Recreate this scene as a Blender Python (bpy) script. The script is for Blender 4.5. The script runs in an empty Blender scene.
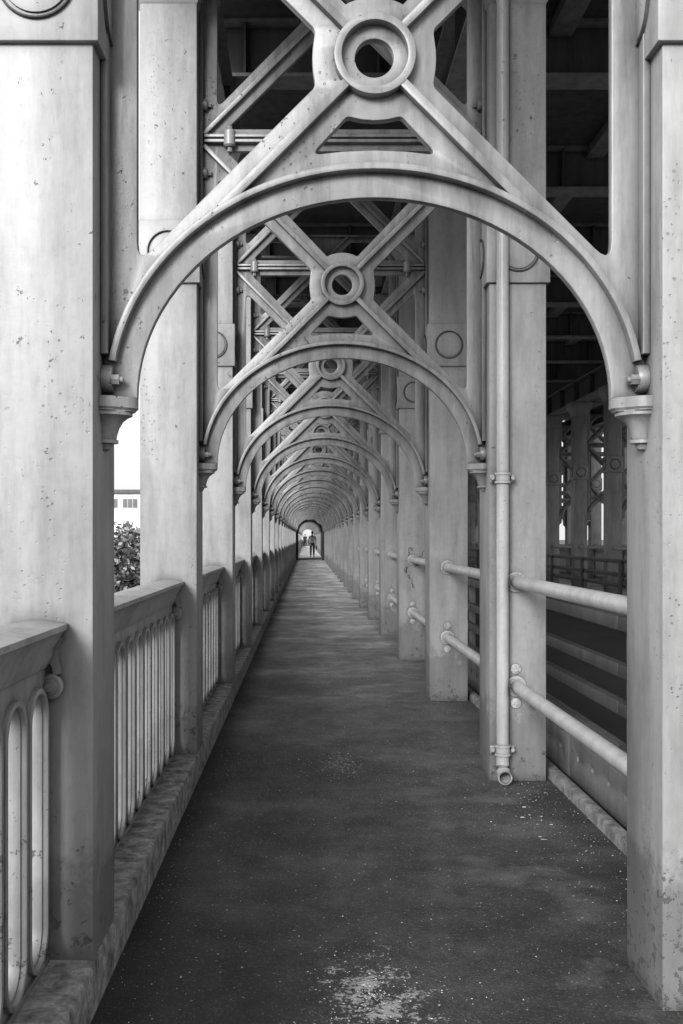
import bpy, bmesh, math, random
from mathutils import Vector, Matrix
random.seed(7)
PI = math.pi
R = math.radians
scn = bpy.context.scene
C = scn.collection

# ------------------------------------------------------------------ constants (metres; camera at x=0 y=0 z=1.4)
L = 2.787            # bay length
Y0 = 3.115           # first arch frame
XL, XR = -0.63, 1.05 # inner faces of the two column rows
XC = 0.21            # centre line of the footway
CW, CD = 0.325, 0.33  # column width, depth
ZS = 1.83            # springing of the arches
N1 = 21              # bays before the stone pier
PORT0, PORT1 = 60.0, 67.6
MX = 4.07            # centre line of the bridge
Y2 = 69.5            # first frame beyond the pier
N2 = 26

# ------------------------------------------------------------------ materials
def newmat(name):
    m = bpy.data.materials.new(name); m.use_nodes = True
    nt = m.node_tree; nt.nodes.clear()
    out = nt.nodes.new('ShaderNodeOutputMaterial'); b = nt.nodes.new('ShaderNodeBsdfPrincipled')
    nt.links.new(b.outputs[0], out.inputs[0])
    return m, nt, b
class NB:
    def __init__(s, nt): s.nt = nt
    def n(s, t, **k):
        nd = s.nt.nodes.new(t)
        for a, v in k.items(): setattr(nd, a, v)
        return nd
    def l(s, a, b): s.nt.links.new(a, b)
    def noise(s, vec, scale, detail=4, rough=.55):
        nd = s.n('ShaderNodeTexNoise'); nd.inputs['Scale'].default_value = scale
        nd.inputs['Detail'].default_value = detail; nd.inputs['Roughness'].default_value = rough
        s.l(vec, nd.inputs['Vector']); return nd.outputs['Fac']
    def ramp(s, fac, stops):
        nd = s.n('ShaderNodeValToRGB'); e = nd.color_ramp.elements
        while len(e) < len(stops): e.new(.5)
        for i, (p, v) in enumerate(stops):
            e[i].position = p; e[i].color = (v, v, v, 1)
        s.l(fac, nd.inputs[0]); return nd.outputs[0]
    def math(s, op, a, b=None, clamp=False):
        nd = s.n('ShaderNodeMath', operation=op); nd.use_clamp = clamp
        for i, v in enumerate((a, b)):
            if v is None: continue
            if isinstance(v, (int, float)): nd.inputs[i].default_value = v
            else: s.l(v, nd.inputs[i])
        return nd.outputs[0]
    def mix(s, f, a, b):
        nd = s.n('ShaderNodeMix', data_type='FLOAT')
        for i, v in ((0, f), (2, a), (3, b)):
            if isinstance(v, (int, float)): nd.inputs[i].default_value = v
            else: s.l(v, nd.inputs[i])
        return nd.outputs[0]
    def mapping(s, vec, scale):
        nd = s.n('ShaderNodeMapping'); nd.inputs['Scale'].default_value = scale
        s.l(vec, nd.inputs[0]); return nd.outputs[0]
    def bump(s, h, dist, strength=1):
        nd = s.n('ShaderNodeBump'); nd.inputs['Distance'].default_value = dist
        nd.inputs['Strength'].default_value = strength
        s.l(h, nd.inputs['Height']); return nd.outputs[0]
    def pos(s):
        return s.n('ShaderNodeNewGeometry').outputs['Position']
    def sep(s, v):
        nd = s.n('ShaderNodeSeparateXYZ'); s.l(v, nd.inputs[0]); return nd.outputs

def paint(name, base=.6, rough=.45, chips=.5, grime=.5, pit=.0015, dirtlow=.6):
    m, nt, b = newmat(name); q = NB(nt); P = q.pos(); x, y, z = q.sep(P)
    big = q.noise(P, 1.7, 5, .6)
    fine = q.noise(P, 26, 5, .6)
    streak = q.noise(q.mapping(P, (4, 4, .6)), 2.2, 6, .7)
    v = q.math('MULTIPLY', q.ramp(big, [(.3, .8), (.7, 1.05)]), q.ramp(streak, [(.34, 1 - .42 * grime), (.58, 1)]))
    v = q.math('MULTIPLY', v, q.ramp(fine, [(.3, .93), (.65, 1.02)]))
    # crevice grime plus crease shade, painted into the colour by ambient occlusion
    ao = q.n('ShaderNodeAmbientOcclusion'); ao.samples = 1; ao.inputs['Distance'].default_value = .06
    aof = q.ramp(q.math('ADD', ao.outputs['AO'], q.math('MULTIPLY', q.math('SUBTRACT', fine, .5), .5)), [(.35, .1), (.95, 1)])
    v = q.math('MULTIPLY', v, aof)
    # paint chips down to rusty iron, more near the foot
    chipn = q.noise(P, 22, 6, .78)
    low = q.ramp(z, [(0.0, 1), (.55, 0)])
    area = q.noise(P, 1.1, 2, .5)
    thr = q.math('ADD', chipn, q.math('ADD', q.math('MULTIPLY', low, .12 * dirtlow), q.math('MULTIPLY', q.math('SUBTRACT', area, .5), .22)))
    chip = q.ramp(thr, [(.685 - .03 * chips, 0), (.705 - .03 * chips, 1)])
    v = q.math('MULTIPLY', v, base)
    v = q.mix(q.math('MULTIPLY', chip, .8), v, .07)
    spn = q.n('ShaderNodeTexVoronoi'); spn.inputs['Scale'].default_value = 48; q.l(P, spn.inputs['Vector'])
    pitline = q.ramp(q.noise(q.mapping(P, (7, 7, .9)), 1.0, 3, .6), [(.56, 0), (.64, 1)])
    sp = q.math('MULTIPLY', q.ramp(q.math('ADD', spn.outputs['Distance'], q.math('MULTIPLY', q.math('SUBTRACT', fine, .5), .5)), [(.1, 1), (.2, 0)]), pitline)
    v = q.mix(q.math('MULTIPLY', sp, .42), v, .1)
    run = q.ramp(q.noise(q.mapping(P, (22, 22, .8)), 1.0, 4, .7), [(.62, 0), (.76, 1)])
    v = q.mix(q.math('MULTIPLY', run, .38 * grime), v, .1)
    # low dirt
    ln = q.math('MULTIPLY', q.ramp(q.math('SUBTRACT', z, q.math('MULTIPLY', q.noise(P, 8, 6, .75), .7)), [(-.0, 1), (.12, 0)]), dirtlow)
    v = q.mix(q.math('MULTIPLY', ln, .55), v, .09)
    nt.links.new(v, b.inputs['Base Color'])
    b.inputs['Roughness'].default_value = rough
    h = q.math('ADD', q.math('MULTIPLY', fine, .3), q.math('ADD', q.math('MULTIPLY', chipn, .12), q.math('MULTIPLY', q.math('ADD', chip, sp), -.8)))
    nt.links.new(q.bump(h, pit * 1.6), b.inputs['Normal'])
    return m

M = {}
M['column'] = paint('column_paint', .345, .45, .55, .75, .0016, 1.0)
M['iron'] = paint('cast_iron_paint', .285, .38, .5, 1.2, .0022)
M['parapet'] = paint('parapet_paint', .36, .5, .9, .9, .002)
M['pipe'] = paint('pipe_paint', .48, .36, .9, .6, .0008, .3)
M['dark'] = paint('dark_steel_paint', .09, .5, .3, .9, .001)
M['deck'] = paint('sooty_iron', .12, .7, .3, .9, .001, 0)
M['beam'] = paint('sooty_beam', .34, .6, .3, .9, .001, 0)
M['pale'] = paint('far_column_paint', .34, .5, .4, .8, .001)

def m_asphalt():
    m, nt, b = newmat('asphalt'); q = NB(nt); P = q.pos(); x, y, z = q.sep(P)
    big = q.noise(P, .9, 8, .72); mid = q.noise(P, 5, 8, .78); fine = q.noise(P, 110, 3, .75)
    v = q.ramp(big, [(.38, .018), (.5, .033), (.62, .06)])
    v = q.math('MULTIPLY', v, q.ramp(mid, [(.3, .6), (.7, 1.5)]))
    v = q.math('MULTIPLY', v, q.ramp(fine, [(.35, .6), (.65, 1.4)]))
    agg = q.n('ShaderNodeTexVoronoi'); agg.inputs['Scale'].default_value = 150; q.l(P, agg.inputs['Vector'])
    sepc = q.n('ShaderNodeSeparateColor'); q.l(agg.outputs['Color'], sepc.inputs[0])
    v = q.mix(q.math('MULTIPLY', q.ramp(sepc.outputs[0], [(.88, 0), (.92, 1)]), .28), v, .17)
    # grazing sky light painted in: floor colour brightens further along the bridge
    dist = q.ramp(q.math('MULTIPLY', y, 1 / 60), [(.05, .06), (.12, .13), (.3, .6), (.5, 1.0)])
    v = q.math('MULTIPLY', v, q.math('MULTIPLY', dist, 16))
    # lighter patches on the right
    pr = q.math('MULTIPLY', q.ramp(q.noise(P, 2.1, 5, .6), [(.5, 0), (.66, 1)]), q.ramp(x, [(.25, 0), (.7, 1)]))
    v = q.mix(q.math('MULTIPLY', pr, .7), v, q.math('MULTIPLY', fine, .3))
    cen = q.math('MULTIPLY', q.ramp(q.noise(P, 3.3, 7, .7), [(.5, 0), (.62, 1)]), q.ramp(q.math('ABSOLUTE', q.math('SUBTRACT', x, .25)), [(.15, 1), (.55, 0)]))
    v = q.mix(q.math('MULTIPLY', cen, .4), v, q.math('MULTIPLY', fine, .2))
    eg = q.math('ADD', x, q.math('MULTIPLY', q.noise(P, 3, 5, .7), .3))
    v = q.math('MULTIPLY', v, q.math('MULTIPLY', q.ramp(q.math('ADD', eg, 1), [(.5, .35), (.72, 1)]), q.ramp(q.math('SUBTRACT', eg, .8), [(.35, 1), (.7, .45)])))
    # paint flakes and droppings
    for sc, lo, hi, g0 in ((38, .09, .14, .56), (17, .05, .085, .5), (75, .12, .18, .58)):
        vo = q.n('ShaderNodeTexVoronoi'); vo.inputs['Scale'].default_value = sc
        wob = q.n('ShaderNodeTexNoise'); wob.inputs['Scale'].default_value = sc * 2.5; q.l(P, wob.inputs['Vector'])
        mx = q.n('ShaderNodeMix', data_type='VECTOR'); mx.inputs[0].default_value = .02
        q.l(P, mx.inputs[4]); q.l(wob.outputs['Color'], mx.inputs[5]); q.l(mx.outputs[1], vo.inputs['Vector'])
        gs = q.ramp(q.noise(P, sc * .35, 2), [(g0, 0), (g0 + .05, 1)])
        f = q.math('MULTIPLY', q.ramp(vo.outputs['Distance'], [(lo, 1), (hi, 0)]), gs)
        v = q.mix(q.math('MULTIPLY', f, .75), v, .42)
    # big splash patch in the foreground
    dx = q.math('MULTIPLY', q.math('SUBTRACT', x, .2), 3.6); dy = q.math('MULTIPLY', q.math('SUBTRACT', y, 3.03), 1.9)
    d2 = q.math('ADD', q.math('MULTIPLY', dx, dx), q.math('MULTIPLY', dy, dy))
    fall = q.ramp(d2, [(.0, .24), (1.0, 0)])
    cl = q.math('MULTIPLY', q.math('SUBTRACT', q.noise(P, 9, 6, .75), .5), 1.1)
    sp = q.ramp(q.math('ADD', q.noise(P, 60, 8, .8), q.math('ADD', fall, cl)), [(.73, 0), (.80, 1)])
    sp = q.math('MULTIPLY', sp, q.ramp(q.math('ADD', d2, q.math('MULTIPLY', cl, -1.2)), [(.3, 1), (1.1, 0)]))
    v = q.mix(q.math('MULTIPLY', sp, .8), v, .5)
    dx = q.math('MULTIPLY', q.math('SUBTRACT', x, .22), 4.5); dy = q.math('MULTIPLY', q.math('SUBTRACT', y, 6.2), 1.8)
    d3 = q.math('ADD', q.math('MULTIPLY', dx, dx), q.math('MULTIPLY', dy, dy))
    sp = q.math('MULTIPLY', q.ramp(q.math('ADD', q.noise(P, 40, 7, .72), q.ramp(d3, [(0, .2), (1, 0)])), [(.72, 0), (.77, 1)]), q.ramp(d3, [(.6, 1), (1, 0)]))
    v = q.mix(q.math('MULTIPLY', sp, .7), v, .4)
    nt.links.new(v, b.inputs['Base Color'])
    nt.links.new(q.ramp(mid, [(.3, .62), (.7, .85)]), b.inputs['Roughness'])
    h = q.math('ADD', q.math('MULTIPLY', fine, 1.2), q.math('ADD', q.math('MULTIPLY', agg.outputs['Distance'], .8), q.math('MULTIPLY', mid, .8)))
    nt.links.new(q.bump(h, .004), b.inputs['Normal'])
    return m
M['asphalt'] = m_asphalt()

def rough_mat(name, lo, hi, sc, rough=.9, bump=.004, fine=30):
    m, nt, b = newmat(name); q = NB(nt); P = q.pos()
    a = q.noise(P, sc, 7, .68); f = q.noise(P, fine, 5, .7)
    v = q.ramp(a, [(.32, lo), (.66, hi)])
    v = q.math('MULTIPLY', v, q.ramp(f, [(.3, .65), (.7, 1.3)]))
    nt.links.new(v, b.inputs['Base Color']); b.inputs['Roughness'].default_value = rough
    nt.links.new(q.bump(q.math('ADD', a, f), bump), b.inputs['Normal'])
    return m
M['kerb'] = rough_mat('mossy_kerb_stone', .04, .30, 14, .9, .004, 60)
M['road'] = rough_mat('road_asphalt', .015, .035, 1.2, .7, .003, 60)
M['ground'] = rough_mat('ground_soil', .05, .14, .2, 1, .05, 3)
M['bark'] = rough_mat('bark', .06, .14, 5, .95, .02)
M['foot'] = rough_mat('deck_iron', .05, .1, 2, .8)
M['flake'] = rough_mat('paint_flake', .55, .9, 12, .8, .0005)
M['chrome'] = rough_mat('bolt_metal', .25, .45, 20, .45, .0008, 80)
M['rust'] = rough_mat('rusty_inside', .02, .12, 30, .9, .002, 80)
M['grime'] = rough_mat('groove_shade', .03, .07, 20, .8, .001, 60)  # dark ring colour, paints the shade of an incised groove
M['graffiti'] = rough_mat('black_marker', .015, .03, 20, .6, .0003, 60)
M['scratch'] = rough_mat('scratched_line', .16, .24, 20, .6, .0003, 60)

def m_stone():
    m, nt, b = newmat('pier_masonry'); q = NB(nt); P = q.pos()
    x, y, z = q.sep(P)
    cb = q.n('ShaderNodeCombineXYZ'); q.l(q.math('ADD', x, y), cb.inputs[0]); q.l(z, cb.inputs[1])
    br = q.n('ShaderNodeTexBrick'); br.inputs['Scale'].default_value = 1
    br.inputs['Brick Width'].default_value = .8; br.inputs['Row Height'].default_value = .35; br.inputs['Mortar Size'].default_value = .012
    br.inputs['Color1'].default_value = (.06, .06, .06, 1); br.inputs['Color2'].default_value = (.035, .035, .035, 1); br.inputs['Mortar'].default_value = (.02, .02, .02, 1)
    q.l(cb.outputs[0], br.inputs['Vector'])
    v = q.math('MULTIPLY', br.outputs['Color'], q.ramp(q.noise(P, 3, 6), [(.3, .5), (.7, 1.3)]))
    nt.links.new(v, b.inputs['Base Color']); b.inputs['Roughness'].default_value = .9
    nt.links.new(q.bump(q.math('ADD', br.outputs['Fac'], q.noise(P, 12, 5)), .01), b.inputs['Normal'])
    return m
M['stone'] = m_stone()
def m_leaf():
    m, nt, b = newmat('leaf'); q = NB(nt)
    r = q.n('ShaderNodeNewGeometry').outputs['Random Per Island']
    v = q.ramp(r, [(0, .03), (.55, .1), (1, .38)])
    nt.links.new(v, b.inputs['Base Color']); b.inputs['Roughness'].default_value = .6
    b.inputs['Transmission Weight'].default_value = 0
    return m
M['leaf'] = m_leaf()
def flat(name, v, rough=.7, fine=20):
    m, nt, b = newmat(name); q = NB(nt); P = q.pos()
    nt.links.new(q.ramp(q.noise(P, fine, 4), [(.3, v * .8), (.7, v * 1.15)]), b.inputs['Base Color'])
    b.inputs['Roughness'].default_value = rough
    return m
M['render_wall'] = flat('white_render', .62, .9, .5)
M['window'] = flat('window_glass', .14, .2, 1)
M['skin'] = flat('skin', .35); M['hair'] = flat('hair', .03); M['shirt'] = flat('pale_shirt', .97)
M['trousers'] = flat('dark_trousers', .02); M['coat'] = flat('dark_coat', .03); M['bag'] = flat('bag', .12); M['top'] = flat('pale_top', .5)

# ------------------------------------------------------------------ helpers
def finish(me, ang=32):
    me.shade_smooth()
    me.set_sharp_from_angle(angle=R(ang))
    return me
def link(name, me, parent=None, loc=(0, 0, 0), rotz=0):
    o = bpy.data.objects.new(name, me); C.objects.link(o)
    o.location = loc; o.rotation_euler = (0, 0, rotz)
    if parent: o.parent = parent
    return o
def bm_mesh(name, bm, mat, ang=32):
    me = bpy.data.meshes.new(name); bm.normal_update(); bm.to_mesh(me); bm.free()
    me.materials.append(M[mat]); return finish(me, ang)
def part(name, bm, mat, parent=None, ang=32, loc=(0, 0, 0)):
    return link(name, bm_mesh(name, bm, mat, ang), parent, loc)
def box(bm, x0, x1, y0, y1, z0, z1, bev=0, seg=2):
    t = bmesh.new(); bmesh.ops.create_cube(t, size=1)
    for v in t.verts:
        v.co = Vector(((x0 + x1) / 2 + v.co.x * (x1 - x0), (y0 + y1) / 2 + v.co.y * (y1 - y0), (z0 + z1) / 2 + v.co.z * (z1 - z0)))
    if bev: bmesh.ops.bevel(t, geom=list(t.edges), offset=bev, segments=seg, profile=.5, affect='EDGES')
    merge(bm, t)
def merge(bm, t):
    me = bpy.data.meshes.new('tmp'); t.to_mesh(me); t.free(); bm.from_mesh(me); bpy.data.meshes.remove(me)
def tube(bm, pts, r, n=16, cap=True):
    pts = [Vector(p) for p in pts]; rings = []
    for i, p in enumerate(pts):
        d = (pts[min(i + 1, len(pts) - 1)] - pts[max(i - 1, 0)]).normalized()
        a = Vector((0, 0, 1)) if abs(d.z) < .9 else Vector((1, 0, 0))
        u = d.cross(a).normalized(); w = d.cross(u)
        rr = r[i] if isinstance(r, (list, tuple)) else r
        rings.append([bm.verts.new(p + (u * math.cos(2 * PI * k / n) + w * math.sin(2 * PI * k / n)) * rr) for k in range(n)])
    for A, B in zip(rings, rings[1:]):
        for k in range(n): bm.faces.new((A[k], A[(k + 1) % n], B[(k + 1) % n], B[k]))
    if cap: bm.faces.new(rings[0][::-1]); bm.faces.new(rings[-1])
    bmesh.ops.recalc_face_normals(bm, faces=bm.faces)
def extrude_profile(bm, prof, y0, y1):
    A = [bm.verts.new((x, y0, z)) for x, z in prof]; B = [bm.verts.new((x, y1, z)) for x, z in prof]
    n = len(prof)
    for i in range(n): bm.faces.new((A[i], A[(i + 1) % n], B[(i + 1) % n], B[i]))
    bm.faces.new(A[::-1]); bm.faces.new(B); bmesh.ops.recalc_face_normals(bm, faces=bm.faces)
def fillet(pts, r, seg=5):
    out = []; n = len(pts)
    for i in range(n):
        p = Vector(pts[i][:2]); rr = pts[i][2] if len(pts[i]) > 2 else r
        if rr <= 0: out.append(tuple(p)); continue
        a = Vector(pts[i - 1][:2]) - p; b = Vector(pts[(i + 1) % n][:2]) - p
        la, lb = a.length, b.length; a.normalize(); b.normalize()
        ang = a.angle(b); t = min(rr / math.tan(ang / 2), la * .45, lb * .45)
        p0 = p + a * t; p1 = p + b * t
        for k in range(seg + 1):
            s = k / seg; out.append(tuple(p0 * (1 - s) ** 2 + p * 2 * s * (1 - s) + p1 * s ** 2))
    return out
def plate_mesh(name, loops, depth, mat, plane='XZ', bev=.003, off=(0, 0, 0)):
    """filled outline with holes, extruded by depth and slightly rounded"""
    cu = bpy.data.curves.new('tmpc', 'CURVE'); cu.dimensions = '2D'; cu.fill_mode = 'BOTH'
    for lp in loops:
        sp = cu.splines.new('POLY'); sp.points.add(len(lp) - 1)
        for i, p in enumerate(lp): sp.points[i].co = (p[0], p[1], 0, 1)
        sp.use_cyclic_u = True
    cu.extrude = depth / 2 - bev; cu.bevel_depth = bev; cu.bevel_resolution = 1; cu.offset = -bev
    o = bpy.data.objects.new('tmpo', cu); C.objects.link(o)
    dg = bpy.context.evaluated_depsgraph_get(); dg.update()
    me = bpy.data.meshes.new_from_object(o.evaluated_get(dg)); bpy.data.objects.remove(o); bpy.data.curves.remove(cu)
    bm = bmesh.new(); bm.from_mesh(me); bpy.data.meshes.remove(me)
    for v in bm.verts:
        a, b, c = v.co
        v.co = Vector((a, -c, b)) if plane == 'XZ' else Vector((c, a, b))
        v.co += Vector(off)
    bmesh.ops.remove_doubles(bm, verts=bm.verts, dist=.0002)
    bmesh.ops.recalc_face_normals(bm, faces=bm.faces)
    me = bpy.data.meshes.new(name); bm.to_mesh(me); bm.free()
    me.materials.clear(); me.materials.append(M[mat])
    return finish(me, 28)
def empty(name, loc, rotz=0):
    o = bpy.data.objects.new(name, None); C.objects.link(o); o.location = loc; o.rotation_euler = (0, 0, rotz)
    o.empty_display_size = .2; return o
def tag(o, label, cat, group=None):
    o['label'] = label; o['category'] = cat
    if group: o['group'] = group
    return o
def struct(name, bm, mat):
    o = part(name, bm, mat); o['kind'] = 'structure'; return o
def copy_tree(src, loc, rotz=None, label=None, group=None, drop=()):
    r = src.copy(); C.objects.link(r); r.location = loc
    if rotz is not None: r.rotation_euler = (0, 0, rotz)
    if label: r['label'] = label
    if group: r['group'] = group
    def rec(s, d):
        for ch in s.children:
            if ch.name.split('.')[0] in drop: continue
            c = ch.copy(); C.objects.link(c); c.parent = d; rec(ch, c)
    rec(src, r); return r
ORD = ['first', 'second', 'third', 'fourth', 'fifth', 'sixth', 'seventh', 'eighth', 'ninth', 'tenth', 'eleventh', 'twelfth',
       'thirteenth', 'fourteenth', 'fifteenth', 'sixteenth', 'seventeenth', 'eighteenth', 'nineteenth', 'twentieth',
       'twenty-first', 'twenty-second', 'twenty-third', 'twenty-fourth']

# ------------------------------------------------------------------ ARCH FRAME (origin on the springing line, at its middle)
HA, HB = .735, .622
HW = .838
ZC = 2.884 - ZS; ZR = 3.735 - ZS; ZC2 = 4.575 - ZS; ZT = 4.86 - ZS
def ell(a, b, n=48, z0=0, t0=0, t1=PI): return [(a * math.cos(t0 + (t1 - t0) * i / n), z0 + b * math.sin(t0 + (t1 - t0) * i / n)) for i in range(n + 1)]
def arc(cx, cz, r, a0, a1, n=14): return [(cx + r * math.cos(a0 + (a1 - a0) * i / n), cz + r * math.sin(a0 + (a1 - a0) * i / n)) for i in range(n + 1)]
def web_loops():
    outer = [(-HW, ZT), (HW, ZT), (HW, 0)] + ell(HA, HB) + [(-HW, 0)]
    holes = []
    u, v = -.1665, -.0915; aa = math.atan2(abs(v), abs(u))
    left = [(-.735, ZC - .640, .03), (-.183, ZC - .088, .03), (-.191, ZC - .03, 0), (-.1925, ZC, 0), (-.191, ZC + .03, 0), (-.183, ZC + .088, .03), (-.735, ZC + .640, .03)]
    # soften the meeting of collar and arm
    holes.append(fillet(left, .02)); holes.append([(-p[0], p[1]) for p in fillet(left, .02)])
    top = [(-.68, ZR - .065, .02)] + [(p[0], p[1], 0) for p in arc(0, ZC, .19, R(118), R(62))] + [(.68, ZR - .065, .02)]
    holes.append(fillet(top, .02))
    trap = [(-.195, ZC - .300, .012), (-.084, ZC - .186, .015)] + [(p[0], p[1], 0) for p in arc(0, ZC - .395, .2, R(103), R(77), 6)] + [(.084, ZC - .186, .015), (.195, ZC - .300, .012)]
    trap = [(-.195, ZC - .300, .012), (-.084, ZC - .180, .02), (-.04, ZC - .190, 0), (0, ZC - .193, 0), (.04, ZC - .190, 0), (.084, ZC - .180, .02), (.195, ZC - .300, .012), (.1, ZC - .289, 0), (0, ZC - .285, 0), (-.1, ZC - .289, 0)]
    holes.append(fillet(trap, .012))
    holes.append(arc(0, ZC, .06, 0, 2 * PI * 31 / 32, 31))
    tri = [(-.68, ZR + .065), (.68, ZR + .065), (0, ZC2 - .095)]
    holes.append(fillet(tri, .022))
    l2 = [(-.735, ZC2 - .735 + .085), (-.095, ZC2), (-.095 - (.205 - .0) , ZC2 + .205), (-.735, ZC2 + .205)]
    holes.append(fillet(l2, .022)); holes.append([(-p[0], p[1]) for p in fillet(l2, .022)])
    return [outer] + holes
def strip(p, q, w):
    p, q = Vector(p), Vector(q); d = (q - p).normalized(); n = Vector((-d.y, d.x)) * w
    return [tuple(p + n), tuple(q + n), tuple(q - n), tuple(p - n)]
def make_frame():
    t = empty('arch_frame', (XC, Y0, ZS))
    link('web', plate_mesh('web', web_loops(), .034, 'iron', bev=.004), t)
    s = ell(HA + .093, HB + .097, 60, 0, R(9), R(171)); i = ell(HA + .072, HB + .077, 60, 0, R(9), R(171))
    link('arch_rib', plate_mesh('arch_rib', [s + i[::-1]], .104, 'iron', bev=.003), t)
    link('ring', plate_mesh('ring', [arc(0, ZC, .126, 0, 2 * PI * 47 / 48, 47), arc(0, ZC, .102, 0, 2 * PI * 47 / 48, 47)], .106, 'iron', bev=.003), t)
    for sx in (-1, 1):
        link('brace_rib', plate_mesh('brace_rib', [strip((sx * .083, ZC - .083), (sx * .475, ZC - .475), .014)], .100, 'iron', bev=.003), t)
        link('brace_rib', plate_mesh('brace_rib', [strip((sx * .083, ZC + .083), (sx * .812, ZC + .812), .013)], .098, 'iron', bev=.004), t)
        link('brace_rib', plate_mesh('brace_rib', [strip((sx * .812, ZR + .028), (sx * .012, ZC2 - .012), .013)], .096, 'iron', bev=.004), t)
        link('brace_rib', plate_mesh('brace_rib', [strip((sx * .012, ZC2 + .012), (sx * .27, ZC2 + .27), .013)], .094, 'iron', bev=.004), t)
        link('stile_rib', plate_mesh('stile_rib', [[(sx * .817, .13), (sx * .839, .13), (sx * .839, ZT - .001), (sx * .817, ZT - .001)]], .128, 'iron', bev=.003), t)
        # springing lug and its bolt
        bm = bmesh.new(); tube(bm, [(sx * .839, -.02, .058), (sx * .815, -.02, .058), (sx * .806, -.02, .058)], [.046, .046, .041], 24)
        lg = part('lug', bm, 'iron', t)
        bm = bmesh.new(); tube(bm, [(sx * .807, -.05, .052), (sx * .783, -.05, .052)], .017, 6); tube(bm, [(sx * .784, -.05, .052), (sx * .772, -.05, .052)], [.011, .009], 12)
        part('bolt', bm, 'iron', t)
        for dz in (-.2, .2):
            bm = bmesh.new(); tube(bm, [(sx * .818, -.03, ZR + dz), (sx * .80, -.03, ZR + dz), (sx * .79, -.03, ZR + dz)], [.034, .034, .026], 16)
            tube(bm, [(sx * .792, -.03, ZR + dz), (sx * .768, -.03, ZR + dz)], .015, 6)
            part('bolt', bm, 'iron', t)
        bm = bmesh.new(); tube(bm, [(sx * .66, -.04, ZR - .05), (sx * .66, -.04, ZR - .04), (sx * .66, -.04, ZR + .04), (sx * .66, -.04, ZR + .05)], [.026, .036, .036, .026], 16)
        tube(bm, [(sx * .66, -.04, ZR - .078), (sx * .66, -.04, ZR + .072)], .016, 6)
        part('bolt', bm, 'iron', t)
    bm = bmesh.new(); box(bm, -.81, .81, -.055, .055, ZR + .004, ZR + .024, .004); box(bm, -.81, .81, -.052, .052, ZR - .024, ZR - .004, .004)
    part('rail_rib', bm, 'iron', t)
    bm = bmesh.new(); box(bm, -.81, .81, -.056, .056, ZT - .03, ZT - .008, .004)
    part('rail_rib', bm, 'iron', t)
    return t
frame = make_frame()

# ------------------------------------------------------------------ COLUMN (origin at foot, corbel on +x face)
def make_column(pale=False):
    t = empty('column', (XL - CW / 2, Y0, 0)); mt = 'column'
    w, d = CW / 2, CD / 2
    bm = bmesh.new(); box(bm, -w, w, -d, d, .0, 4.5, .004)
    part('shaft', bm, mt, t)
    bm = bmesh.new(); box(bm, -w - .02, w + .02, -d - .02, d + .02, 2.855, 3.215, .006)
    bl = part('boss_block', bm, mt, t)
    def ring_on(ax, sgn):
        cz = 3.035; loops = [arc(0, cz, .118, 0, 2 * PI * 39 / 40, 39), arc(0, cz, .1115, 0, 2 * PI * 39 / 40, 39)]
        disc = [arc(0, cz, .1, 0, 2 * PI * 39 / 40, 39)]
        for lp, dep, mm in ((loops, .022, 'grime'), (disc, .016, mt)):  # thin raised ring coloured dark in place of a shaded groove
            if ax == 'y': me = plate_mesh('roundel', lp, dep, mm, 'XZ', .002, (0, sgn * (d + .02), 0))
            else: me = plate_mesh('roundel', lp, dep, mm, 'YZ', .002, (sgn * (w + .02), 0, 0))
            link('roundel', me, bl)
    for ax, s in (('y', -1), ('y', 1), ('x', 1), ('x', -1)): ring_on(ax, s)
    # flared capital
    bm = bmesh.new()
    lv = [(0, 4.46), (.012, 4.48), (.012, 4.5), (.03, 4.56), (.1, 4.68), (.1, 4.8)]
    rings = []
    for e, z in lv: rings.append([bm.verts.new((sx * (w + e), sy * (d + e), z)) for sx, sy in ((-1, -1), (1, -1), (1, 1), (-1, 1))])
    for A, B in zip(rings, rings[1:]):
        for k in range(4): bm.faces.new((A[k], A[(k + 1) % 4], B[(k + 1) % 4], B[k]))
    bm.faces.new(rings[0][::-1]); bm.faces.new(rings[-1])
    part('capital', bm, mt, t)
    # corbel
    bm = bmesh.new()
    prof = [(.0, 1.83), (.108, 1.83), (.108, 1.798), (.1, 1.791), (.1, 1.789), (.092, 1.785), (.092, 1.776), (.078, 1.77), (.062, 1.757), (.051, 1.738), (.044, 1.716), (.042, 1.703), (.048, 1.701), (.048, 1.691), (.031, 1.688), (.025, 1.672), (.016, 1.668), (0, 1.667)]
    n = 16; rr = []
    for r_, z in prof:
        row = []
        for k in range(n + 1):
            a = -PI / 2 + PI * k / n
            if z > 1.785:   # half octagon plate
                m_ = max(abs(math.cos(a)), abs(math.sin(a)), (abs(math.cos(a)) + abs(math.sin(a))) / 1.3)
                row.append(bm.verts.new((w - .004 + r_ * math.cos(a) / m_, r_ * .78 * math.sin(a) / m_, z)))
            else: row.append(bm.verts.new((w - .004 + r_ * math.cos(a), r_ * .78 * math.sin(a), z)))
        rr.append(row)
    for A, B in zip(rr, rr[1:]):
        for k in range(n): bm.faces.new((A[k], A[k + 1], B[k + 1], B[k]))
    bmesh.ops.remove_doubles(bm, verts=bm.verts, dist=.0005); bmesh.ops.recalc_face_normals(bm, faces=bm.faces)
    part('corbel', bm, 'iron', t)
    return t
column = make_column()

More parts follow.
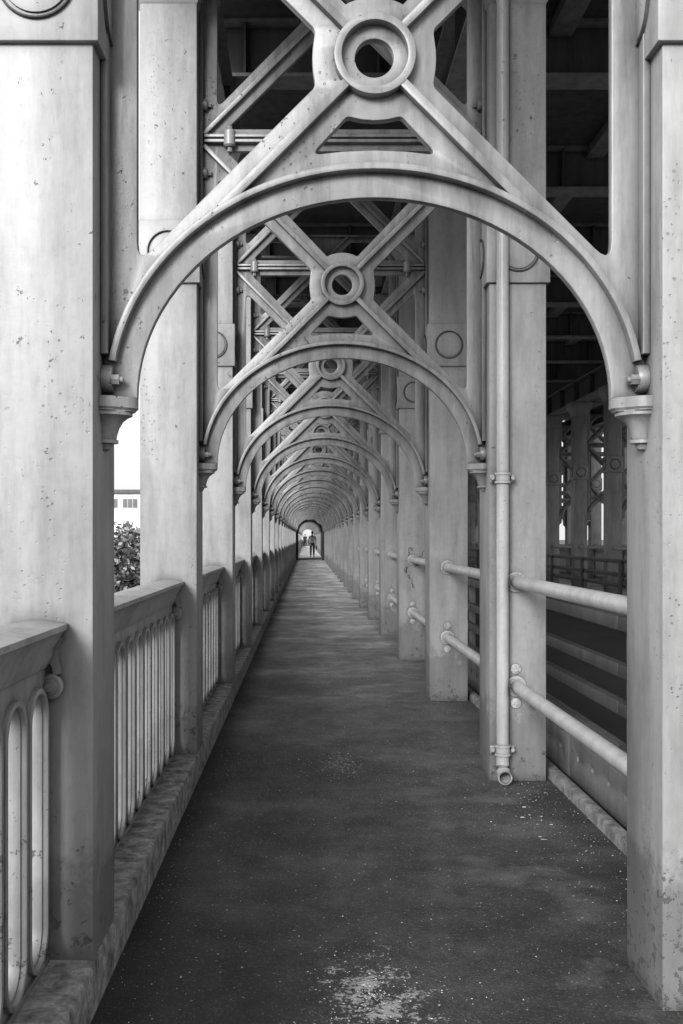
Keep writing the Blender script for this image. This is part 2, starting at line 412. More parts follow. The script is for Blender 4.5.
# ------------------------------------------------------------------ PARAPET (origin at near end on the kerb; runs +y)
PL = L - CD - .004
def make_parapet():
    t = empty('parapet', (-.79, Y0 + CD / 2, .15))
    bm = bmesh.new()
    prof = [(.087, .978), (.087, .995), (.02, 1.006), (-.02, 1.006), (-.087, .995), (-.087, .978), (-.078, .972), (-.07, .955), (-.05, .925), (-.048, .905), (-.03, .868), (.03, .868), (.048, .905), (.05, .925), (.07, .955), (.078, .972)]
    extrude_profile(bm, prof, 0, PL)
    part('top_rail', bm, 'parapet', t)
    n = 11; m0 = .018; pitch = (PL - 2 * m0) / n
    def stad(cy, hw, z0, z1): return arc(cy, z1 - hw, hw, 0, PI, 12) + arc(cy, z0 + hw, hw, PI, 2 * PI, 12)
    loops = [[(0, .012), (PL, .012), (PL, .866), (0, .866)]] + [stad(m0 + pitch * (i + .5), .076, .045, .80) for i in range(n)]
    link('pierced_panel', plate_mesh('pierced_panel', loops, .05, 'parapet', 'YZ', .003), t)
    lo = []
    for i in range(n):
        cy = m0 + pitch * (i + .5)
        lo += [stad(cy, .100, .021, .824), stad(cy, .082, .039, .806)]
    link('slot_moulding', plate_mesh('slot_moulding', lo, .082, 'parapet', 'YZ', .005), t)
    bm = bmesh.new(); box(bm, -.035, .035, 0, PL, 0, .02, .004); part('sole_plate', bm, 'parapet', t)
    for yy, s in ((0, 1), (PL, -1)):
        bm = bmesh.new()
        tube(bm, [(.04, yy, .812), (.04, yy + s * .02, .812), (.04, yy + s * .026, .812)], [.038, .038, .032], 24)
        tube(bm, [(.04, yy + s * .024, .812), (.04, yy + s * .032, .812)], [.024, .022], 20)
        pr = [(.078, .955), (.06, .92), (.062, .885), (.072, .85), (.05, .845), (.044, .87), (.03, .89), (.04, .955)]
        A = [bm.verts.new((x, yy, z)) for x, z in pr]; B = [bm.verts.new((x, yy + s * .018, z)) for x, z in pr]
        for k in range(len(pr)): bm.faces.new((A[k], A[(k + 1) % len(pr)], B[(k + 1) % len(pr)], B[k]))
        bm.faces.new(A); bm.faces.new(B); bmesh.ops.recalc_face_normals(bm, faces=bm.faces)
        sb = part('scroll_bracket', bm, 'parapet', t)
        bm = bmesh.new(); tube(bm, [(.04, yy + s * .03, .812), (.04, yy + s * .043, .812)], .014, 6); part('bolt', bm, 'parapet', sb)
    return t
parapet = make_parapet()

# ------------------------------------------------------------------ HANDRAIL PIPES
def make_rail(z, plates):
    t = empty('handrail', (1.2, Y0 + CD / 2, z))
    bm = bmesh.new(); tube(bm, [(0, .001, 0), (0, PL + .003, 0)], .0365, 28); part('pipe', bm, 'pipe', t)
    for yy, s in ((0.001, 1), (PL + .003, -1)):
        bm = bmesh.new(); tube(bm, [(0, yy, 0), (0, yy + s * .012, 0), (0, yy + s * .014, 0), (0, yy + s * .022, 0)], [.06, .058, .047, .044], 28)
        fl = part('flange', bm, 'pipe', t)
        for a in ((R(90), R(270)) if plates else (R(70), R(190), R(310))):
            rr = .098 if plates else .051
            bm = bmesh.new(); x, zz = rr * math.cos(a), rr * math.sin(a)
            if plates: tube(bm, [(x, yy, zz), (x, yy + s * .008, zz), (x, yy + s * .01, zz)], [.03, .03, .027], 20)
            tube(bm, [(x, yy, zz), (x, yy + s * .026, zz)], .013 if plates else .008, 6)
            part('bolt', bm, 'chrome', fl)
    return t
rail_hi = make_rail(1.142, False); rail_lo = make_rail(.545, True)

# ------------------------------------------------------------------ ROAD BARRIER (x 1.8), PERFORATED SILL BEAM
def make_barrier():
    t = empty('road_barrier', (1.8, 5.7, -.11))
    for z0, z1, dx in ((.98, 1.06, 0), (.715, .79, 0), (.50, .575, 0), (.27, .33, 0)):
        bm = bmesh.new(); box(bm, -.03, .03, .0, L - .004, z0, z1, .006); part('rail', bm, 'dark', t)
    bm = bmesh.new(); box(bm, .032, .10, -.035, .035, 0.004, 1.04, .004); box(bm, .0, .14, -.07, .07, 0.004, .02, .003)
    part('post', bm, 'dark', t)
    return t
barrier = make_barrier()
def make_sill():
    t = empty('perforated_beam', (1.60, 0, -.05))
    t.location.y = Y0 + CD / 2
    n = 9; loops = [[(0, .0), (L - .006, .0), (L - .006, .25), (0, .25)]]
    for i in range(n):
        cy = 1.2 + (i - 4) * .0 if False else .2 + i * (L - .4) / (n - 1)
        loops.append(arc(cy, .15, .022, 0, 2 * PI * 17 / 18, 17))
    link('web', plate_mesh('sill_web', loops, .014, 'beamlite', 'YZ', .002), t)
    bm = bmesh.new(); box(bm, -.0, .08, 0, L - .006, .251, .262, .002); box(bm, 0, .08, 0, L - .006, -.012, -.001, .002)
    part('flange', bm, 'dark', t)
    return t
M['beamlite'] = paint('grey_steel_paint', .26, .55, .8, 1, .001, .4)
sill = make_sill()

# ------------------------------------------------------------------ DISTRIBUTE
drop_far = ('bolt', 'lug')
G_f = 'cast iron arch frames over the near footway'; G_ff = 'cast iron arch frames over the far footway'
nearname = lambda k: ORD[k]
def lab_f(k):
    if k == 0: return 'nearest pale cast iron arch frame with large ring and crossed braces overhead'
    return '%s arched iron frame along the near footway, counting from the front' % ORD[k]
tag(frame, lab_f(0), 'arch frame', G_f)
tag(column, 'large pale iron column filling the left edge of the picture', 'column', 'outer columns of the near footway')
def lab_c(row, k):
    if row == 'L': return ['large pale iron column filling the left edge of the picture'][0] if k == 0 else '%s pale iron column from the front along the left parapet' % ORD[k]
    if row == 'R':
        if k == 0: return 'nearest right-hand iron column, large at the right edge of the picture'
        if k == 1: return 'second right-hand iron column with a drainpipe running down its front'
        if k == 3: return 'fourth right-hand iron column, with dark scribbled graffiti on it'
        return '%s iron column from the front along the right side of the footway' % ORD[k]
    if row == 'FI': return '%s iron column from the front across the road, on the road side' % ORD[k]
    return '%s outer iron column from the front beyond the far footway' % ORD[k]
for k in range(N1):
    y = Y0 + L * k; drop = drop_far if k > 9 else ()
    if k: copy_tree(frame, (XC, y, ZS), 0, lab_f(k), None, drop)
    if k: copy_tree(column, (XL - CW / 2, y, 0), 0, lab_c('L', k), 'outer columns of the near footway')
    copy_tree(column, (XR + CW / 2, y, 0), PI, lab_c('R', k), 'road side columns of the near footway')
tag(parapet, 'pierced iron parapet between first and second left columns, sunlit patch on rail', 'parapet', 'parapet panels along the near footway')
for k in range(-1, N1 - 1):
    if k == 0: continue
    lb = 'nearest pierced iron parapet panel at the bottom left corner' if k < 0 else 'pierced iron parapet panel between the %s and %s left columns' % (ORD[k], ORD[k + 1])
    copy_tree(parapet, (-.79, Y0 + CD / 2 + L * k, .15), 0, lb, None, ('bolt',) if k > 6 else ())
tag(rail_hi, 'nearest upper round handrail pipe between first and second right columns', 'handrail', 'upper handrail pipes')
tag(rail_lo, 'nearest lower round handrail pipe, bolted to the drainpipe column', 'handrail', 'lower handrail pipes')
for k in range(1, N1 - 1):
    for src, nm in ((rail_hi, 'upper'), (rail_lo, 'lower')):
        copy_tree(src, (1.2, Y0 + CD / 2 + L * k, src.location.z), 0, '%s handrail pipe between the %s and %s right-hand columns' % (nm, ORD[k], ORD[k + 1]), None, ('bolt',) if k > 5 else ())
tag(barrier, 'nearest dark horizontal-rail road barrier seen below the near handrail', 'barrier', 'barrier lengths along the near kerb of the road')
for k in range(-1, N1 - 2):
    if k: copy_tree(barrier, (1.8, 5.7 + L * k, -.11), 0, 'dark road barrier behind the near edge, %s length from the front' % ORD[k + 1])
tag(sill, 'grey perforated steel beam behind the low kerb, nearest length', 'steel beam', 'perforated beams beside the near kerb')
for k in range(1, 12):
    copy_tree(sill, (1.60, Y0 + CD / 2 + L * k, -.05), 0, 'grey perforated beam beside the right columns, %s length from the front' % ORD[k])
# far side of the road (mirrored about the middle of the bridge)
mx = lambda x: 2 * MX - x
for k in range(3, N1):
    y = Y0 + L * k
    copy_tree(frame, (mx(XC), y, ZS), 0, '%s arch frame from the front over the footway across the road' % ORD[k], G_ff, drop_far)
    copy_tree(column, (mx(XR) - CW / 2, y, 0), 0, lab_c('FI', k), 'road side columns of the far footway')
    copy_tree(column, (mx(XL) + CW / 2, y, 0), PI, lab_c('FO', k), 'outer columns of the far footway')
    if k < N1 - 1:
        yy = y + CD / 2
        copy_tree(parapet, (mx(-.79), yy + PL, .15), PI, '%s parapet panel from the front on the far side of the bridge' % ORD[k], 'parapet panels of the far footway', ('bolt',))
        copy_tree(rail_hi, (mx(1.2), yy, 1.142), 0, 'upper handrail pipe across the road, %s bay from the front' % ORD[k], 'upper handrail pipes across the road', ('bolt',))
        copy_tree(rail_lo, (mx(1.2), yy, .545), 0, 'lower handrail pipe across the road, %s bay from the front' % ORD[k], 'lower handrail pipes across the road', ('bolt',))
        copy_tree(barrier, (mx(1.8), yy + L, -.11), PI, 'dark railed barrier on the far edge of the road, %s length from front' % ORD[k], 'barrier lengths along the far kerb of the road')
# beyond the pier
for k in range(N2):
    y = Y2 + L * k
    copy_tree(frame, (XC, y, ZS), 0, 'tiny arch frame seen through the dark stone tunnel', 'arch frames beyond the stone pier', drop_far)
    copy_tree(column, (XL - CW / 2, y, 0), 0, 'tiny left column seen through the dark stone tunnel', 'left columns beyond the stone pier')
    copy_tree(column, (XR + CW / 2, y, 0), PI, 'tiny right column seen through the dark stone tunnel', 'right columns beyond the stone pier')
    copy_tree(parapet, (-.79, y + CD / 2, .15), 0, 'tiny parapet panel seen through the dark stone tunnel', 'parapet panels beyond the stone pier', ('bolt',))

# ------------------------------------------------------------------ DRAINPIPE on second right column
yf = Y0 + L - CD / 2; px = 1.115
t = tag(empty('drainpipe', (px, yf - .05, 0)), 'pale round drainpipe with open shoe running down the second right column', 'drainpipe')
bm = bmesh.new(); tube(bm, [(0, 0, .2), (0, 0, 4.75)], .035, 28); part('pipe', bm, 'pipe', t)
for z in (.19, 1.735, 3.4):
    bm = bmesh.new(); tube(bm, [(0, 0, z - .028), (0, 0, z - .026), (0, 0, z + .026), (0, 0, z + .028)], [.036, .041, .041, .036], 28)
    for dz in (-.024, .024): tube(bm, [(0, 0, z + dz - .006), (0, 0, z + dz + .006)], .046, 28)
    box(bm, -.068, .068, .012, .02, z - .02, z + .02, .002)
    c_ = part('collar', bm, 'pipe', t)
    for s in (-1, 1):
        bm = bmesh.new(); tube(bm, [(s * .057, .016, z), (s * .057, -.01, z)], [.013, .012], 6); part('bolt', bm, 'pipe', c_)
bm = bmesh.new()
pth = [(0, 0, .19), (0, 0, .13), (0, -.005, .1), (0, -.02, .075), (0, -.045, .055), (0, -.075, .047)]
tube(bm, pth, [.036, .036, .037, .038, .039, .040], 28, cap=False); tube(bm, pth, [.031, .031, .031, .031, .032, .033], 28, cap=False)
bmesh.ops.recalc_face_normals(bm, faces=bm.faces)
vs = {}
part('shoe', bm, 'pipe', t)
bm = bmesh.new(); a = [bm.verts.new((.0405 * math.cos(2 * PI * i / 28), -.0755, .047 + .0405 * math.sin(2 * PI * i / 28))) for i in range(28)]
b_ = [bm.verts.new((.032 * math.cos(2 * PI * i / 28), -.0765, .047 + .032 * math.sin(2 * PI * i / 28))) for i in range(28)]
for i in range(28): bm.faces.new((a[i], a[(i + 1) % 28], b_[(i + 1) % 28], b_[i]))
part('lip', bm, 'pipe', t)
bm = bmesh.new(); bmesh.ops.create_circle(bm, cap_ends=True, radius=.0325, segments=28, matrix=Matrix.Translation((0, -.012, .052)) @ Matrix.Rotation(R(75), 4, 'X'))
part('blocked_bore', bm, 'rust', t)

# ------------------------------------------------------------------ SETTING: footways, kerbs, road, deck underside
YB = -7.98
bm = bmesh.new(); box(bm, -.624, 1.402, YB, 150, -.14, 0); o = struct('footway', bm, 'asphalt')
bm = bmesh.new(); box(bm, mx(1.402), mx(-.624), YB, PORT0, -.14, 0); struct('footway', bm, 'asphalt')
M['edge'] = rough_mat('dark_edging', .05, .24, 14, .8, .003, 60)
def kerb(xa, xb, z, y0, y1, mt='kerb'):
    bm = bmesh.new(); box(bm, xa, xb, y0, y1, -.14, z, .012)
    return struct('kerb', bm, mt)
kerb(-1.02, -.622, .152, YB, 150); kerb(mx(-.622), mx(-1.02), .152, YB, PORT0)
kerb(1.404, 1.47, .055, YB, PORT0, 'edge'); kerb(mx(1.47), mx(1.404), .055, YB, PORT0, 'edge')
bm = bmesh.new(); box(bm, 1.474, mx(1.474), YB, 150, -.16, -.11); struct('road', bm, 'road')
bm = bmesh.new(); box(bm, -1.1, mx(-1.1), -7.98, 150, -.9, -.165, .02); struct('bridge_deck', bm, 'foot')

# ------------------------------------------------------------------ RAILWAY DECK overhead
GX = [(XL - CW / 2, 'left outer'), (XR + CW / 2, 'left inner'), (mx(XR) - CW / 2, 'right inner'), (mx(XL) + CW / 2, 'right outer')]
for gx, nm in GX:
    t = tag(empty('girder', (gx, 1.6, 4.803)), 'long dark iron girder carried on the %s row of columns' % nm, 'girder')
    bm = bmesh.new(); box(bm, -.16, .16, 0, PORT0 - 1.61, 0, .03); box(bm, -.16, .16, 0, PORT0 - 1.61, .51, .54); part('flange', bm, 'beam', t)
    bm = bmesh.new(); box(bm, -.02, .02, .002, PORT0 - 1.612, .031, .509); 
    for k in range(N1):
        yy = Y0 + L * k - 1.6
        for d_ in (0, L / 2): box(bm, -.13, .13, yy + d_ - .01, yy + d_ + .01, .0315, .5085)
    part('web', bm, 'deck', t)
def make_beam():
    t = empty('cross_beam', (MX, Y0, 5.345))
    bm = bmesh.new(); box(bm, -5.1, 5.1, -.13, .13, 0, .03); box(bm, -5.1, 5.1, -.13, .13, .47, .5); part('flange', bm, 'beam', t)
    bm = bmesh.new(); box(bm, -5.1, 5.1, -.015, .015, .031, .469)
    for i in range(9): x = -4.6 + i * 1.15; box(bm, x - .01, x + .01, -.12, .12, .0315, .4685)
    part('web', bm, 'deck', t); return t
beam = make_beam()
tag(beam, 'nearest dark iron cross beam high above the footway', 'beam', 'cross beams under the railway deck')
for k in range(1, N1): copy_tree(beam, (MX, Y0 + L * k, 5.345), 0, 'dark iron cross beam overhead, %s from the front' % ORD[k])
for x in (2.2, 3.3, 4.84, 5.94):
    bm = bmesh.new(); box(bm, x - .1, x + .1, 1.6, PORT0 - .01, 5.74, 5.842)
    tag(part('stringer', bm, 'beam'), 'dark lengthwise timber beam under the railway deck, %s from the left' % ORD[[2.2, 3.3, 4.84, 5.94].index(x)], 'beam')
bm = bmesh.new(); box(bm, -1.3, mx(-1.3), 1.5, PORT0 - .01, 5.847, 6.1)
tag(part('railway_deck', bm, 'deck'), 'dark underside of the railway deck above the road and footways', 'deck')

# ------------------------------------------------------------------ STONE PIER with tunnels
def opening(cx, hw, zs, rise): return [(cx + hw, -.14)] + [(cx + a, zs + b) for a, b in ell(hw, rise, 24)] + [(cx - hw, -.14)]
pier_loops = [[(-2.6, -12), (mx(-2.6), -12), (mx(-2.6), 8), (-2.6, 8)], opening(XC, .838, 1.93, .84), opening(MX, 2.6, 2.4, 2.2), opening(mx(XC), .838, 1.93, .84)]
for i in (1, 2, 3):
    lp = pier_loops[i]; pier_loops[i] = [(a, b) for a, b in lp]
t = tag(empty('stone_pier', (MX, PORT0, -12)), 'dark stone pier with arched tunnel at the end of the footway', 'bridge pier')
me = plate_mesh('masonry', pier_loops, PORT1 - PORT0, 'stone', 'XZ', .02, (-MX, (PORT1 - PORT0) / 2, 12)); link('masonry', me, t)

lo = [(XC + a - MX, b + 12) for a, b in [(.836, 0)] + [(p[0], p[1] + 1.93) for p in ell(.836, .838, 24)] + [(-.836, 0)]]
li = [(XC + a - MX, b + 12) for a, b in [(.72, 0)] + [(p[0], p[1] + 1.93) for p in ell(.72, .72, 24)] + [(-.72, 0)]]
me = plate_mesh('inner_arch', [lo + li[::-1]], 2.2, 'stone', 'XZ', .01, (0, 1.4, 0)); link('inner_arch', me, t)
# ------------------------------------------------------------------ PEOPLE
def skin_mesh(name, verts, edges, mat, root=0, sub=2):
    me = bpy.data.meshes.new(name); me.from_pydata([v[0] for v in verts], edges, [])
    o = bpy.data.objects.new(name, me); C.objects.link(o)
    md = o.modifiers.new('s', 'SKIN'); md.use_smooth_shade = True
    sv = me.skin_vertices[0].data
    for i, v in enumerate(verts):
        r = v[1]; sv[i].radius = r if isinstance(r, tuple) else (r, r); sv[i].use_root = (i == root)
    m2 = o.modifiers.new('u', 'SUBSURF'); m2.levels = sub; m2.render_levels = sub
    dg = bpy.context.evaluated_depsgraph_get(); dg.update()
    out = bpy.data.meshes.new_from_object(o.evaluated_get(dg)); bpy.data.objects.remove(o)
    out.materials.clear(); out.materials.append(M[mat])
    for p in out.polygons: p.use_smooth = True
    return out
def person(loc, H, label, upper, lower, face_away=True, stride=.16, bag=None, rot=0, group=None):
    s = H / 1.78
    P = lambda x, y, z: (x * s, y * s, z * s)
    st = stride
    t = tag(empty('person', loc, rot), label, 'person', group)
    # body: pelvis, spine, neck, head, arms, legs (facing +y)
    V = [(P(0, 0, .95), (.14 * s, .1 * s)), (P(0, .01, 1.15), (.13 * s, .09 * s)), (P(0, .0, 1.38), (.16 * s, .1 * s)), (P(0, 0, 1.5), (.055 * s, .055 * s)), (P(0, .02, 1.6), (.068 * s, .085 * s)), (P(0, .02, 1.7), (.07 * s, .088 * s)),
         (P(-.19, 0, 1.42), .05 * s), (P(-.245, -.06, 1.15), .04 * s), (P(-.25, .08, .92), .03 * s), (P(-.25, .13, .82), .025 * s),
         (P(.19, 0, 1.42), .05 * s), (P(.245, .02, 1.15), .04 * s), (P(.25, -.08, .92), .03 * s), (P(.25, -.05, .82), .025 * s),
         (P(-.09, 0, .9), .085 * s), (P(-.1, st * .6, .5), .058 * s), (P(-.1, st * .9, .1), .04 * s), (P(-.105, st * .9 + .15, .03), .032 * s),
         (P(.09, 0, .9), .085 * s), (P(.1, -st * .2, .5), .058 * s), (P(.1, -st * 1.2, .12), .04 * s), (P(.105, -st * 1.2 + .15, .04), .032 * s)]
    E = [(0, 1), (1, 2), (2, 3), (3, 4), (4, 5), (2, 6), (6, 7), (7, 8), (8, 9), (2, 10), (10, 11), (11, 12), (12, 13), (0, 14), (14, 15), (15, 16), (16, 17), (0, 18), (18, 19), (19, 20), (20, 21)]
    body = link('body', skin_mesh('body', V, E, 'skin'), t)
    # fingers and thumbs
    bm = bmesh.new()
    for bx_, by_, sx in ((-.25, .13, -1), (.25, -.05, 1)):
        for f in range(4):
            y_ = by_ - .02 + f * .017
            tube(bm, [P(bx_, y_, .81), P(bx_, y_ + .003, .77), P(bx_ - sx * .012, y_ + .004, .735 - .006 * (f in (1, 2)))], [.0085 * s, .008 * s, .006 * s], 6)
        tube(bm, [P(bx_ - sx * .01, by_ + .03, .83), P(bx_ - sx * .025, by_ + .05, .79), P(bx_ - sx * .028, by_ + .05, .765)], [.01 * s, .009 * s, .007 * s], 6)
    part('fingers', bm, 'skin', body)
    # face, ears
    bm = bmesh.new()
    tube(bm, [P(0, .1, 1.66), P(0, .125, 1.63), P(0, .105, 1.62)], [.008 * s, .014 * s, .01 * s], 8)
    for sx in (-1, 1): tube(bm, [P(sx * .068, .01, 1.62), P(sx * .08, .005, 1.65), P(sx * .07, .005, 1.68)], [.01 * s, .014 * s, .012 * s], 8)
    part('face', bm, 'skin', body)
    # hair
    bm = bmesh.new(); bmesh.ops.create_icosphere(bm, subdivisions=3, radius=1)
    for v in list(bm.verts):
        if v.co.y > .35 and v.co.z < .45 or v.co.z < -.55: bm.verts.remove(v)
    for v in bm.verts: v.co = Vector(P(v.co.x * .083, .012 + v.co.y * .103, 1.675 + v.co.z * .108))
    part('hair', bm, 'hair', t)
    # clothes
    k = 1.14
    Vs = [(V[0][0], (.17 * s, .125 * s)), (V[1][0], (.17 * s, .125 * s)), (V[2][0], (.2 * s, .125 * s)), (P(0, 0, 1.46), .07 * s), (V[6][0], .062 * s), (V[7][0], .052 * s), (V[8][0], .042 * s), (V[10][0], .062 * s), (V[11][0], .052 * s), (V[12][0], .042 * s), (P(0, 0, .86), (.16 * s, .12 * s))]
    link('shirt', skin_mesh('shirt', Vs, [(0, 1), (1, 2), (2, 3), (2, 4), (4, 5), (5, 6), (2, 7), (7, 8), (8, 9), (0, 10)], upper), t)
    Vt = [(P(0, 0, .97), (.15 * s, .11 * s)), (V[14][0], .1 * s), (V[15][0], .075 * s), (P(-.1, st * .88, .12), .06 * s), (V[18][0], .1 * s), (V[19][0], .075 * s), (P(.1, -st * 1.15, .14), .06 * s)]
    link('trousers', skin_mesh('trousers', Vt, [(0, 1), (1, 2), (2, 3), (0, 4), (4, 5), (5, 6)], lower), t)
    for vv, nm in ((17, 'shoe'), (21, 'shoe')):
        x, y, z = V[vv][0]; bm = bmesh.new(); box(bm, x - .045 * s, x + .045 * s, y - .2 * s, y + .07 * s, -.0, z + .045 * s, .025 * s, 3); part(nm, bm, 'trousers', t)
    if bag:
        bm = bmesh.new(); x, y, z = V[13][0]
        box(bm, x - .03, x + .07, y - .17, y + .17, z - .32, z - .04, .03, 3); tube(bm, [(x + .02, y - .08, z - .05), (x, y - .03, z + .0), (x, y + .03, z + .0), (x + .02, y + .08, z - .05)], .01, 8)
        o = part('shoulder_bag', bm, bag); o.location = loc
        tag(o, 'dark bag held at the right side of the walking man', 'bag')
person((.40, 69.2, 0), 1.82, 'man in pale shirt and dark trousers walking away in the tunnel', 'shirt', 'trousers', bag='bag')
person((-.18, 132, 0), 1.80, 'distant person in dark clothes left of the walking man', 'coat', 'trousers', rot=PI)
person((-.5, 133, 0), 1.66, 'distant person in a pale top beside the dark-clothed walker', 'top', 'trousers', rot=PI)

# ------------------------------------------------------------------ GRAFFITI scribbles, paint flakes
def scribble(name, pts, w, origin, ux, uz, nrm, mat='graffiti'):
    bm = bmesh.new()
    O = Vector(origin); U = Vector(ux); Z = Vector(uz); Nn = Vector(nrm)
    for st_ in pts:
        q = [O + U * a + Z * b for a, b in st_]
        for p0, p1 in zip(q, q[1:]):
            d = (p1 - p0); n_ = d.cross(Nn).normalized() * w
            e = d.normalized() * w * .5
            bm.faces.new([bm.verts.new(v) for v in (p0 + n_ - e, p1 + n_ + e, p1 - n_ + e, p0 - n_ - e)])
    return part(name, bm, mat)
def wig(n, sc, seed):
    rnd = random.Random(seed); out = []
    for s_ in range(n):
        x, z = rnd.uniform(-.05, .05), -s_ * sc * 1.1; st_ = []; a = rnd.uniform(0, 6)
        for i in range(16):
            a += rnd.uniform(-1.6, 2.1); x += math.cos(a) * sc * .3; z += math.sin(a) * sc * .4; st_.append((x, z))
        out.append(st_)
    return out
y4 = Y0 + 3 * L - CD / 2 - .003
tag(scribble('graffiti', wig(6, .055, 4), .0022, (1.16, y4, 1.22), (1, 0, 0), (0, 0, 1), (0, -1, 0)), 'black scribbled graffiti tag on the front of the fourth right column', 'graffiti')
y3 = Y0 + 2 * L - CD / 2 - .003

bm = bmesh.new(); rnd = random.Random(3)
def flake(x, y, s, z=.003):
    n = rnd.randint(3, 6); a0 = rnd.uniform(0, 6); el = rnd.uniform(.4, 1)
    vs = [bm.verts.new((x + s * math.cos(a0 + 2 * PI * i / n) * rnd.uniform(.5, 1), y + s * el * math.sin(a0 + 2 * PI * i / n) * rnd.uniform(.5, 1), z + rnd.uniform(0, .0025))) for i in range(n)]
    bm.faces.new(vs)
for _ in range(2600): 
    y = 1.8 + rnd.random() ** 1.5 * 14; flake(rnd.uniform(-.6, 1.38), y, rnd.uniform(.001, .0042) * (1 + .05 * y))
for _ in range(170): flake(rnd.gauss(1.22, .1), rnd.uniform(4.3, 5.75), rnd.uniform(.0015, .006))
for _ in range(60): flake(rnd.gauss(1.2, .12), rnd.uniform(2.95, 4.3), rnd.uniform(.0015, .005))
for _ in range(10): flake(rnd.gauss(1.2, .08), rnd.uniform(4.4, 5.6), rnd.uniform(.009, .018))
for _ in range(420):
    a_ = rnd.uniform(0, 2 * PI); r_ = abs(rnd.gauss(0, 1)); flake(.2 + math.cos(a_) * r_ * .13, 3.05 + math.sin(a_) * r_ * .26, rnd.uniform(.001, .0055))
for _ in range(150):
    flake(rnd.gauss(.2, .09), rnd.gauss(6.2, .25), rnd.uniform(.0015, .006))
for _ in range(500):
    s_ = rnd.choice((-1, 1)); flake((-.6 + abs(rnd.gauss(0, .05))) if s_ < 0 else (1.38 - abs(rnd.gauss(0, .08))), rnd.uniform(2, 14), rnd.uniform(.001, .005))
o = part('paint_flakes', bm, 'flake'); o['kind'] = 'stuff'; tag(o, 'white paint flakes and crumbs scattered over the dark asphalt', 'debris')

# ------------------------------------------------------------------ OUTSIDE: ground, trees, building
bm = bmesh.new(); nx = 60
vs = [[bm.verts.new(((i - 30) ** 3 * .16, (j - 30) ** 3 * .16 + 60, -11 + 0.6 * math.sin(i * 1.3) * math.cos(j * .9))) for j in range(61)] for i in range(61)]
for i in range(60):
    for j in range(60): bm.faces.new((vs[i][j], vs[i + 1][j], vs[i + 1][j + 1], vs[i][j + 1]))
struct('ground', bm, 'ground')
def tree(loc, topz, cr, cz, nl, seed, label, leaf=.07):
    rnd = random.Random(seed); x0, y0, z0 = loc
    t = tag(empty('leafy_tree', loc), label, 'tree', 'trees below the bridge')
    bm = bmesh.new(); h = cz - z0
    tube(bm, [(0, 0, -.3), (.05, .05, h * .4), (.15, -.1, h * .8), (.1, 0, h + cr * .3)], [.28, .22, .16, .06], 12)
    cl = []
    for i in range(26):
        a = rnd.uniform(0, 2 * PI); el = rnd.uniform(-.5, 1.3); rr = cr * rnd.uniform(.55, .9)
        p = Vector((rr * math.cos(a) * math.cos(el), rr * math.sin(a) * math.cos(el), h + rr * math.sin(el) * .85)); cl.append((p, cr * rnd.uniform(.22, .4)))
        if i < 12: tube(bm, [(.1, 0, h * .7), tuple(p * .5 + Vector((0, 0, h * .42))), tuple(p)], [.09, .05, .015], 6)
    part('trunk', bm, 'bark', t)
    bm = bmesh.new()
    for i in range(nl):
        p, r_ = rnd.choice(cl)
        d = Vector((rnd.gauss(0, 1), rnd.gauss(0, 1), rnd.gauss(0, 1))).normalized() * r_ * rnd.uniform(.6, 1.08)
        c = p + d; u = Vector((rnd.gauss(0, 1), rnd.gauss(0, 1), rnd.gauss(0, .6))).normalized(); w = u.cross(Vector((rnd.gauss(0, 1), rnd.gauss(0, 1), rnd.gauss(0, 1)))).normalized()
        s = leaf * rnd.uniform(.6, 1.3)
        bm.faces.new([bm.verts.new(c + v) for v in (u * s, w * s * .55, -u * s, -w * s * .55)])
    part('crown', bm, 'leaf', t)
tree((-5.3, 29, -11), 2.2, 3.0, -1.1, 26000, 1, 'dense leafy tree seen left, just above the first parapet rail', .085)
tree((-9.5, 38, -11), 2, 3.2, -1.6, 9000, 2, 'leafy tree standing further left behind the dense one', .11)
tree((-7.2, 47, -11), 2, 3.2, -1.6, 9000, 5, 'leafy tree furthest behind the gap by the left column', .12)
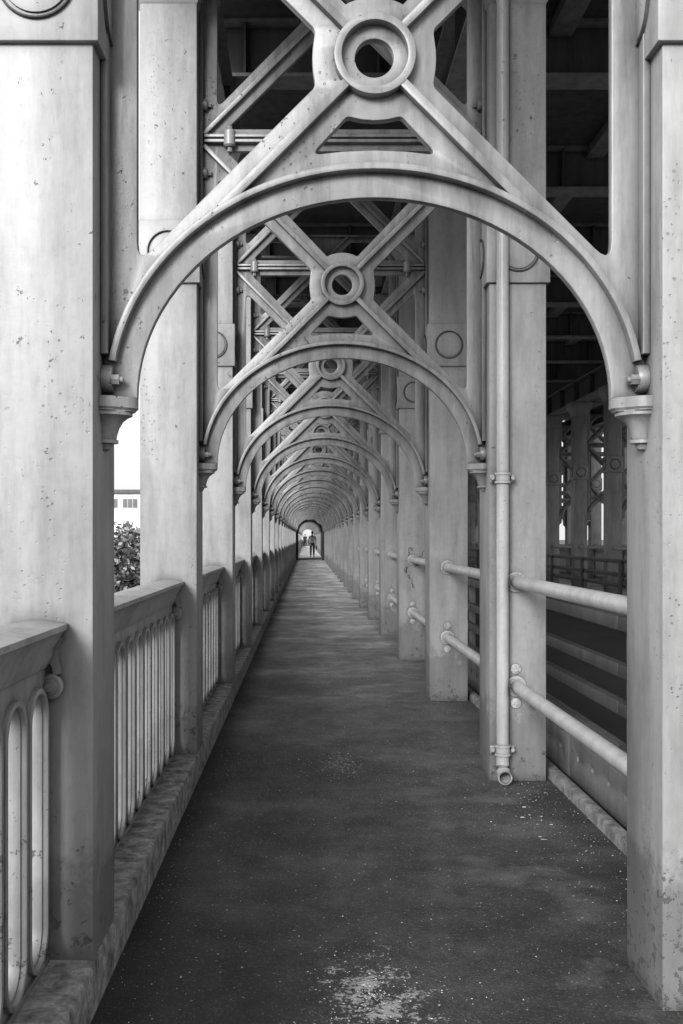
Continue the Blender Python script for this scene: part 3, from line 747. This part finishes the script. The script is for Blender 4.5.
# white building beyond the trees
t = tag(empty('office_building', (-30, 150, -11)), 'white flat-roofed building with window bands far beyond the left parapet', 'building')
bm = bmesh.new(); box(bm, -34, 14, 0, 14, 0, 19.0); part('wall', bm, 'render_wall', t)
bm = bmesh.new(); box(bm, -34.5, 14.5, -.5, 14.5, 19.002, 19.5); part('roof', bm, 'dark', t)
for r_ in range(4):
    z = 16.7 - r_ * 3.3
    for i in range(16):
        x = -33 + i * 2.95; w_ = 2.3 if r_ == 0 else .9
        bm = bmesh.new(); box(bm, x, x + w_, -.06, .2, z, z + 1.5); f = part('window', bm, 'dark' if 0 else 'render_wall', t)
        bm = bmesh.new()
        for j in range(2 if r_ else 3):
            n_ = 3 if r_ == 0 else 1
            if j >= n_: break
            box(bm, x + .08 + j * (w_ - .08) / n_, x + (j + 1) * (w_ - .08) / n_, -.09, 0, z + .1, z + 1.4)
        part('pane', bm, 'window', f)

# ------------------------------------------------------------------ LIGHT
w = bpy.data.worlds.new("World"); scn.world = w; w.use_nodes = True
nt = w.node_tree; nt.nodes.clear(); q = NB(nt)
sky = q.n('ShaderNodeTexSky', sky_type='NISHITA'); sky.sun_disc = False
SEL, SAZ = R(23), R(204)     # azimuth clockwise from +y: sun behind and to the left
sky.sun_elevation = SEL; sky.sun_rotation = SAZ; sky.dust_density = 4; sky.air_density = 1.5
bw = q.n('ShaderNodeRGBToBW'); q.l(sky.outputs[0], bw.inputs[0])
v = q.math('ADD', q.math('MULTIPLY', bw.outputs[0], .45), 5.7)   # thin white overcast over the sky
bg = q.n('ShaderNodeBackground'); bg.inputs['Strength'].default_value = .15; q.l(v, bg.inputs[0])
out = q.n('ShaderNodeOutputWorld'); q.l(bg.outputs[0], out.inputs[0])
sl = bpy.data.lights.new('sun', 'SUN'); sl.energy = 4.4; sl.angle = R(22); sl.color = (1, 1, 1)
so = bpy.data.objects.new('sun', sl); C.objects.link(so)
d = Vector((math.sin(SAZ) * math.cos(SEL), math.cos(SAZ) * math.cos(SEL), math.sin(SEL)))
so.rotation_euler = d.to_track_quat('Z', 'Y').to_euler(); so.location = d * 50

# ------------------------------------------------------------------ CAMERA
cam = bpy.data.cameras.new('camera'); co = bpy.data.objects.new('camera', cam); C.objects.link(co)
co.location = (0, 0, 1.4); co.rotation_euler = (R(90), 0, 0)
cam.sensor_fit = 'VERTICAL'; cam.sensor_height = 24; cam.lens = 24 * 1000 / 1024
cam.shift_x = 35 / 1024; cam.shift_y = 25 / 1024; cam.clip_start = .02; cam.clip_end = 6000
scn.camera = co
scn.view_settings.view_transform = 'Standard'; scn.view_settings.look = 'None'; scn.view_settings.exposure = 0
